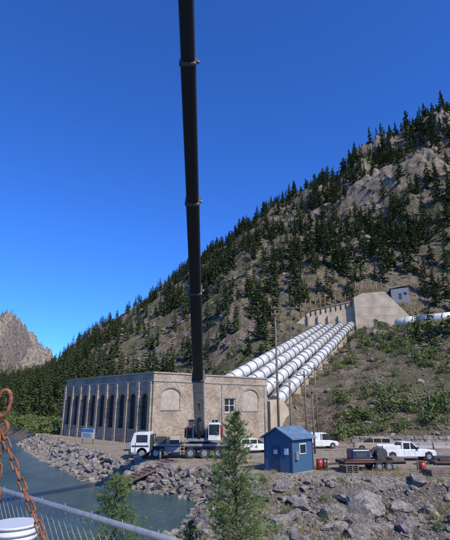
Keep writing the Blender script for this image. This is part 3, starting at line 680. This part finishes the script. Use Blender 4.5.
def car(name,x,y,rz,mt,van=False):
    e=empty(name,(x,y,hz(x,y)),rz)
    prism('body_lower',[(-2.25,.4),(-2.3,.95),(-2.2,1.05),(1.0,1.05),(2.1,.9),(2.3,.7),(2.3,.38),(1.85,.34),(1.75,.62),(1.45,.74),(1.15,.62),(1.05,.32),(-1.0,.32),(-1.1,.62),(-1.4,.74),(-1.7,.62),(-1.8,.34)],-.9,.9,mt,e,.05)
    top=1.95 if van else 1.62
    prism('windows',[(-2.1,1.04),(-1.95,top-.1),(.1 if not van else .7,top-.08),(1.15 if not van else 1.5,1.0)],-.8,.8,m_glass,e,.04)
    prism('roof',[(-2.0,top-.12),(-1.85,top),(0 if not van else .6,top),(.25 if not van else .85,top-.12)],-.79,.79,mt,e,.04)
    P=[(-2.15,-1.95),(-1.0,-.9),(-.05,.05)]
    boxes('pillars',[(a,b,s*.81-.025,s*.81+.025,1.0,top-.08) for a,b in P for s in(-1,1)],mt,e)
    if van: boxes('cargo_sides',[(-2.1,-.2,s*.83-.02,s*.83+.02,1.0,top-.1) for s in(-1,1)],mt,e)
    wheels(e,[(1.45,-.78),(1.45,.78),(-1.4,-.78),(-1.4,.78)],.34,.22)
    boxes('lights',[(2.26,2.32,-.8,-.5,.65,.8),(2.26,2.32,.5,.8,.65,.8)],m_galv,e)
def trailer(name,x,y,rz,L,load):
    e=empty(name,(x,y,hz(x,y)),rz)
    boxes('deck',[(-L/2,L/2,-1.15,1.15,.72,.84)],m_rust2,e,.01)
    boxes('frame_rails',[(-L/2,L/2,-.6,-.45,.5,.717),(-L/2,L/2,.45,.6,.5,.717),(-L/2,-L/2+.1,-1.1,1.1,.55,.717),(L/2-.1,L/2,-1.1,1.1,.55,.717)],m_dark,e)
    prism('drawbar',[(-L/2-1.5,.45),(-L/2,.5),(-L/2,.68),(-L/2-1.5,.57)],-.08,.08,m_dark,e)
    wheels(e,[(.3,-1.0),(.3,1.0),(1.2,-1.0),(1.2,1.0)],.37,.24)
    boxes('fenders',[(-.15,1.65,-1.2,-.85,.86,.9),(-.15,1.65,.85,1.2,.86,.9)],m_dark,e)
    tubes('jack_stand',[((-L/2-1.2,0,.02),(-L/2-1.2,0,.9),.05,.05)],m_dark,e,8)
    if load:
        box('compressor_body',-1.9,-.2,-.7,.7,.84,1.75,m_navy,e,.12); box('compressor_panel',-1.6,-.6,-.73,-.7,1.05,1.5,m_dark,e)
        tubes('cable_reels',[((.9,-.6,1.35),(.9,-.52,1.35),.5,.5),((.9,.52,1.35),(.9,.6,1.35),.5,.5),((.9,-.52,1.35),(.9,.52,1.35),.26,.26)],m_dark,e,18)
        boxes('timbers',[(1.6,2.7,-1+k*.3,-.78+k*.3,.84,1.05) for k in range(6)],m_wood,e,.01)
        tubes('pipes_load',[((-2.7,-1+.12*k,.92),(-.1+.1*k,-1+.12*k,.92),.05,.05) for k in range(3)],m_rust,e,8)
    else:
        boxes('steel_bundles',[(-2.,1.8,-.9,-.3,.84,1.05),(-2.2,1.5,.0,.7,.84,1.15)],m_dark,e,.02)
pickup('white_pickup_truck',18.9,50.5,R(4),m_white)
car('tan_suv',18.4,60,R(172),m_tan)
car('parked_car',3.6,58.5,R(20),m_white)
car('parked_car.001',-10.2,61.5,R(188),m_grey)
car('white_van',12.6,64,R(12),m_white,True)
trailer('equipment_trailer',12.9,43.2,R(8),5.6,True)
trailer('flatbed_trailer',20.6,42.5,R(-6),5,False)
def sign_board(x,y,rz):
    e=empty('information_sign',(x,y,hz(x,y)),rz)
    tubes('posts',[((-1.2,0,-.3),(-1.2,0,2.1),.06,.06),((1.2,0,-.3),(1.2,0,2.1),.06,.06)],m_wood,e,8)
    box('panel',-1.4,1.4,-.13,-.065,.7,2.1,m_white,e,.01); box('panel_header',-1.35,1.35,-.15,-.132,1.6,2.05,m_signb,e)
    boxes('text_lines',[(-1.1,1.0-.3*(k%2),-.145,-.132,.85+.17*k,.91+.17*k) for k in range(4)],m_dark,e)
sign_board(-20.6,72,R(-35))
def drum(name,x,y,mt):
    e=empty(name,(x,y,hz(x,y)))
    tubes('shell',[((0,0,0),(0,0,.88),.29,.29)],mt,e,20); tubes('ribs',[((0,0,z),(0,0,z+.03),.305,.305) for z in(.0,.28,.57,.86)],mt,e,20); tubes('bung',[((.15,0,.88),(.15,0,.92),.04,.04)],m_dark,e,8)
drum('oil_drum',8.4,43.2,m_red); drum('oil_drum.001',8.9,43.7,m_navy); drum('oil_drum.002',16.8,41.5,m_red)
def cone(name,x,y):
    e=empty(name,(x,y,hz(x,y))); box('base',-.2,.2,-.2,.2,0,.04,m_orange,e,.01); tubes('cone',[((0,0,.04),(0,0,.3),.14,.095),((0,0,.42),(0,0,.72),.07,.03)],m_orange,e,16); tubes('reflective_band',[((0,0,.3),(0,0,.42),.096,.071)],m_white,e,16)
for i,(x,y) in enumerate([(2.2,47.5),(4.2,46.5),(9.8,46.2)]): cone('traffic_cone' if i==0 else 'traffic_cone.%03d'%i,x,y)
def stack():
    e=empty('timber_stack',(18.2,39.9,hz(18.2,40)),.1)
    boxes('timbers',[(-1.8,1.8,-.7+.3*k,-.45+.3*k,.02+.26*j,.26+.26*j) for k in range(5) for j in range(2)],m_wood,e,.01)
    e=empty('pallet_stack',(10.6,41.6,hz(10.6,41.6)),.3)
    L=[]
    for j in range(4):
        z=.02+j*.15; L+=[(-.6,.6,-.5+.2*k,-.38+.2*k,z+.1,z+.125) for k in range(6)]+[(x,x+.1,-.5,.6,z,z+.1) for x in(-.6,-.05,.5)]
    boxes('slats',L,m_wood,e)
    for i in range(6):
        x=22+i*3.6; y=64-.25*i; q=empty('concrete_barrier' if i==0 else 'concrete_barrier.%03d'%i,(x,y,hz(x,y)-.05),-.07)
        P=[(-.32,0),(-.32,.18),(-.14,.42),(-.09,.88),(.09,.88),(.14,.42),(.32,.18),(.32,0)]
        n=8; V=[(-1.7,a,b) for a,b in P]+[(1.7,a,b) for a,b in P]
        py_mesh('barrier_body',V,[tuple(range(n)),tuple(range(2*n-1,n-1,-1))]+[(k+n,(k+1)%n+n,(k+1)%n,k) for k in range(n)],m_conc2,q)
        boxes('reflector',[(-.1,.1,-.16,-.1,.6,.68)],m_orange,q)
    w=empty('stone_retaining_wall',(34,69.5,0),-.08)
    L=[]; rr=random.Random(4)
    for j in range(3):
        x=-16+rr.random()
        while x<20:
            l=rr.uniform(.5,1.5); L.append((x,x+l-.04,-.4+rr.uniform(-.12,.12),.5,-.3+j*.5,.18+j*.5+rr.uniform(-.08,.05))); x+=l
    boxes('wall_blocks',L,m_boulder,w,.06)
    g=empty('steel_gangway',(0,0,0))
    A=Vector((-10.2,44.9,-1.6));B=Vector((-5.4,49.2,.15)); d=(B-A).normalized(); n=Vector((-d.y,d.x,0)).normalized()
    beam('deck',A,B,.1,.1,m_rust2,g)
    V=[A+n*.9,A-n*.9,B-n*.9,B+n*.9]; V+=[v+Vector((0,0,.08)) for v in V]; py_mesh('deck_plate',V,BF,m_rust2,g)
    sg=[];L=(B-A).length
    for s in(-1,1): sg.append((tuple(A+n*s*.88+Vector((0,0,.0))),tuple(B+n*s*.88),.09,.09))
    tubes('side_rails',sg,m_rust2,g,6)
    for k in range(12):
        c=A+d*L*(k+.5)/12; beam('tread_%d'%k,c+n*.85+Vector((0,0,.12)),c-n*.85+Vector((0,0,.12)),.08,.08,m_wood,g)
stack()

# ---------------------------------------------------------------- poles & lines
def pole(name,x,y,zt,r=.14,arms=(),lamp=False,zb=None):
    z=hz(x,y) if zb is None else zb
    e=empty(name,(x,y,z)); h=zt-z
    tubes('pole_shaft',[((0,0,-.3),(0,0,h),r,r*.65)],m_wood,e,10)
    for i,(za,x0,x1) in enumerate(arms):
        beam('crossarm_%d'%i,(x0,-.2,za-z),(x1,-.2,za-z),.14,.14,m_wood,e)
        n=max(2,int((x1-x0)/1.1)); tubes('insulators_%d'%i,[((x0+.1+(x1-x0-.2)*k/n,-.2,za-z+.07),(x0+.1+(x1-x0-.2)*k/n,-.2,za-z+.37),.06,.04) for k in range(n+1)],m_grey,e,8)
    if lamp:
        tubes('lamp_arm',[((0,0,h-.4),(-1.,-.2,h),.04,.03)],m_galv,e,8); box('lamp_head',-1.5,-.95,-.32,-.1,h-.06,h+.08,m_grey,e,.03)
pole('utility_pole',7.0,62,18.8,.18,[(18.5,-.6,4.2),(17.6,-.6,1.6)])
pole('utility_pole.001',6.2,44.5,7.6,.14,[],True)
pole('utility_pole.002',10.3,60,9.8,.17,[(9.2,-1.1,1.1)])
pole('utility_pole.003',10.6,57,7.6,.13,[(7.1,-.7,.7)])
pole('utility_pole.004',14.,72,11.5,.15,[(11.,-1.1,1.1)])
def wire(name,ps,r=.012,sag=.6):
    cu=bpy.data.curves.new(name,'CURVE'); cu.dimensions='3D'; cu.bevel_depth=r; cu.materials.append(m_dark)
    for a,b in ps:
        s=cu.splines.new('POLY'); s.points.add(16)
        for i in range(17):
            t=i/16; p=Vector(a).lerp(Vector(b),t); s.points[i].co=(p.x,p.y,p.z-sag*4*t*(1-t),1)
    link(bpy.data.objects.new(name,cu))
wire('power_lines',[((11.,62,18.6),(28,158,41)),((9.,62,18.6),(30,158,41)),((7,62,18.6),(26,158,40)),((10.3,60,9.5),(7,62,14)),((10.3,60,9.5),(6.2,44.5,7.4)),((7,62,17.),(-20,76,9.9)),((10.3,60,9.6),(14,72,11.3)),((11.2,60,9.5),(15,72,11.3))])

# ---------------------------------------------------------------- foreground: bridge deck, fence, chain
def foreground():
    P=Vector((-.25,2.36,0));Q=Vector((-1.7,3.7,0)); d=(Q-P).normalized(); n=Vector((d.y,-d.x,0))
    if n.dot(Vector((0,1,0)))<0: n=-n
    A=P-d*2.2; Lf=9.5; ZB,ZT=3.95,4.9
    f=empty('chain_link_fence',(A.x,A.y,0),math.atan2(d.y,d.x))
    tubes('top_rail',[((0,0,ZT),(Lf,0,ZT),.015,.015)],m_galv,f,12); tubes('bottom_wire',[((0,0,ZB),(Lf,0,ZB),.004,.004)],m_galv,f,6)
    tubes('posts',[((x,0.03,ZB-.1),(x,0.03,ZT+.02),.024,.024) for x in(.2,8.6)],m_galv,f,14)
    sg=[];c=.052;h=ZT-ZB; x=-h
    while x<Lf:
        for s in(1,-1):
            lo,hi=max(x,0),min(x+h,Lf)
            if hi>lo:
                if s==1: sg.append(((lo,.004,ZB+(lo-x)),(hi,.004,ZB+(hi-x)),.0028,.0028))
                else: sg.append(((lo,-.004,ZT-(lo-x)),(hi,-.004,ZT-(hi-x)),.0028,.0028))
        x+=c*1.414
    tubes('wire_mesh',sg,m_galv,f,4,False,False)
    tubes('tie_wires',[((x,-.022,ZT-.05),(x+.02,-.022,ZT+.02),.003,.003) for x in np.arange(.2,Lf,.3)],m_galv,f,5)
    dk=empty('bridge_deck',(A.x,A.y,0),math.atan2(d.y,d.x))
    s=-1 if (Matrix.Rotation(math.atan2(d.y,d.x),3,'Z')@Vector((0,1,0))).dot(-n)<0 else 1
    y0,y1=sorted((s*-.12,s*4.5)); box('slab',-6,11,y0,y1,3.55,3.9,m_conc2,dk); box('kerb',-6,11,min(s*-.12,s*.06),max(s*-.12,s*.06),3.903,3.95,m_conc2,dk)
    boxes('girders',[(-6,11,y0+.3,y0+.6,2.7,3.547),(-6,11,y1-.6,y1-.3,2.7,3.547)],m_dark,dk)
    b=empty('white_bucket',(-1.23,2.95,3.9))
    box('stand_top',-.18,.18,-.18,.18,.56,.60,m_wood,b); boxes('stand_legs',[(x-.02,x+.02,y-.02,y+.02,0,.557) for x in(-.15,.15) for y in(-.15,.15)],m_wood,b)
    tubes('pail',[((0,0,.601),(0,0,.93),.105,.125)],m_white,b,28); tubes('rim',[((0,0,z),(0,0,z+.015),.132,.132) for z in(.925,.89,.86)],m_white,b,28)
    ch=empty('rusty_chain_sling')
    def torus_link(c,dirv,side,L,W):
        z=dirv.normalized(); x=(side-side.dot(z)*z).normalized(); pts=[]
        for i in range(18):
            a=2*math.pi*i/18; px=W*math.cos(a); pz=W*math.sin(a)+(L if math.sin(a)>0 else -L)*(1 if abs(math.sin(a))>.01 else 0)
            pts.append(c+x*px+z*pz)
        return pts
    V=[];F=[]
    def tube_loop(pts,r,closed=True,m=7):
        b=len(V);N=len(pts); cen=sum(pts,Vector())/N
        for i,p in enumerate(pts):
            t=(pts[(i+1)%N]-pts[i-1]).normalized() if closed else ((pts[min(i+1,N-1)]-pts[max(i-1,0)]).normalized())
            nn=(p-cen); nn=(nn-nn.dot(t)*t); nn=nn.normalized() if nn.length>1e-6 else t.orthogonal().normalized(); bb=t.cross(nn)
            for k in range(m):
                a=2*math.pi*k/m; V.append(tuple(p+(nn*math.cos(a)+bb*math.sin(a))*r))
        for i in range(N if closed else N-1):
            for k in range(m): F.append((b+i*m+k,b+i*m+(k+1)%m,b+((i+1)%N)*m+(k+1)%m,b+((i+1)%N)*m+k))
    def chain(path,L=.0095,W=.0066,r=.0028):
        pitch=2*(L+W)-2*r; k=0
        segl=[(path[i+1]-path[i]).length for i in range(len(path)-1)]; tot=sum(segl); s=0
        while s<tot:
            q=s;i=0
            while q>segl[i] and i<len(segl)-1: q-=segl[i];i+=1
            dd=(path[i+1]-path[i]).normalized(); c=path[i]+dd*q
            side=Vector((1,.3,0)) if k%2 else Vector((-.3,1,.2))
            tube_loop(torus_link(c,dd,side,L,W),r); s+=pitch;k+=1
    c0=Vector((-.566,1.2,5.505))
    def sagp(a,b,s,n=14): return [a.lerp(b,i/n)+Vector((0,0,-s*4*(i/n)*(1-i/n))) for i in range(n+1)]
    chain([Vector((-.76,1.2,5.68)),c0+Vector((-.02,0,.035))])
    tube_loop([c0+Vector((.018*math.cos(2*math.pi*i/24),.004*math.sin(2*math.pi*i/24),.032*math.sin(2*math.pi*i/24))) for i in range(24)],.0052,True,9)
    hk=[c0+Vector((.0,0,-.026)),c0+Vector((.004,0,-.042))]+[c0+Vector((.002+.017*math.sin(a),0,-.06+.018*math.cos(a))) for a in np.linspace(.2,4.6,14)]
    tube_loop(hk,.005,False,9)
    chain(sagp(c0+Vector((0.01,0,-.075)),Vector((-.29,1.15,5.02)),.012,20))
    chain(sagp(c0+Vector((0.004,0,-.08)),Vector((-.515,1.2,4.85)),.002))
    py_mesh('chain_links',V,F,m_rust,ch,0,True)
    # orange three-strand rope hanging from the hook, with its eye splice
    a0=c0+Vector((-.004,-.012,-.07)); b0=Vector((-.545,1.17,4.6)); sg=[]; n=150
    for st in range(3):
        prev=None
        for i in range(n+1):
            t=i/n; ph=t*2*math.pi*22+st*2.094; p=a0.lerp(b0,t)+Vector((.0035*math.cos(ph)-.012*math.sin(t*math.pi),.0035*math.sin(ph),0))
            if prev is not None: sg.append((tuple(prev),tuple(p),.0036,.0036))
            prev=p
    tubes('orange_rope',sg,m_rope,ch,6,True,False)
    beam('davit_arm',(-1.3,1.2,5.72),(-.72,1.2,5.72),.05,.06,m_rust,ch); beam('davit_post',(-1.3,1.2,3.9),(-1.3,1.2,5.78),.09,.09,m_rust,ch)
foreground()

# ---------------------------------------------------------------- light, sky, camera
sd=Vector((.64,-.77,0)).normalized(); el=R(43)
sv=Vector((sd.x*math.cos(el),sd.y*math.cos(el),math.sin(el)))
L=bpy.data.lights.new('sun','SUN'); L.energy=5.0; L.angle=R(.5); L.color=(1,.94,.84)
so=bpy.data.objects.new('sun',L); so.rotation_euler=sv.to_track_quat('Z','Y').to_euler(); so.location=(30,-20,60); link(so)
w=bpy.data.worlds.new('World'); scene.world=w; w.use_nodes=True; nt=w.node_tree
bg=nt.nodes['Background']; sk=nt.nodes.new('ShaderNodeTexSky'); sk.sky_type='NISHITA'; sk.sun_disc=False
sk.sun_elevation=el; sk.sun_rotation=math.atan2(sd.x,sd.y); sk.altitude=2200; sk.air_density=1.0; sk.dust_density=.2; sk.ozone_density=3.5
tint=mix(nt,1.0,sk.outputs[0],(.42,.98,1.95),'MULTIPLY')
nt.links.new(tint,bg.inputs[0]); bg.inputs[1].default_value=.128
cd=bpy.data.cameras.new('camera'); cd.sensor_fit='VERTICAL'; cd.sensor_height=24; cd.lens=20; cd.clip_start=.05; cd.clip_end=8000
co=bpy.data.objects.new('camera',cd); co.location=(0,0,CAMH); co.rotation_euler=(R(90+16.7),0,0); link(co); scene.camera=co
scene.view_settings.view_transform='Standard'; scene.view_settings.look='None'; scene.view_settings.exposure=0
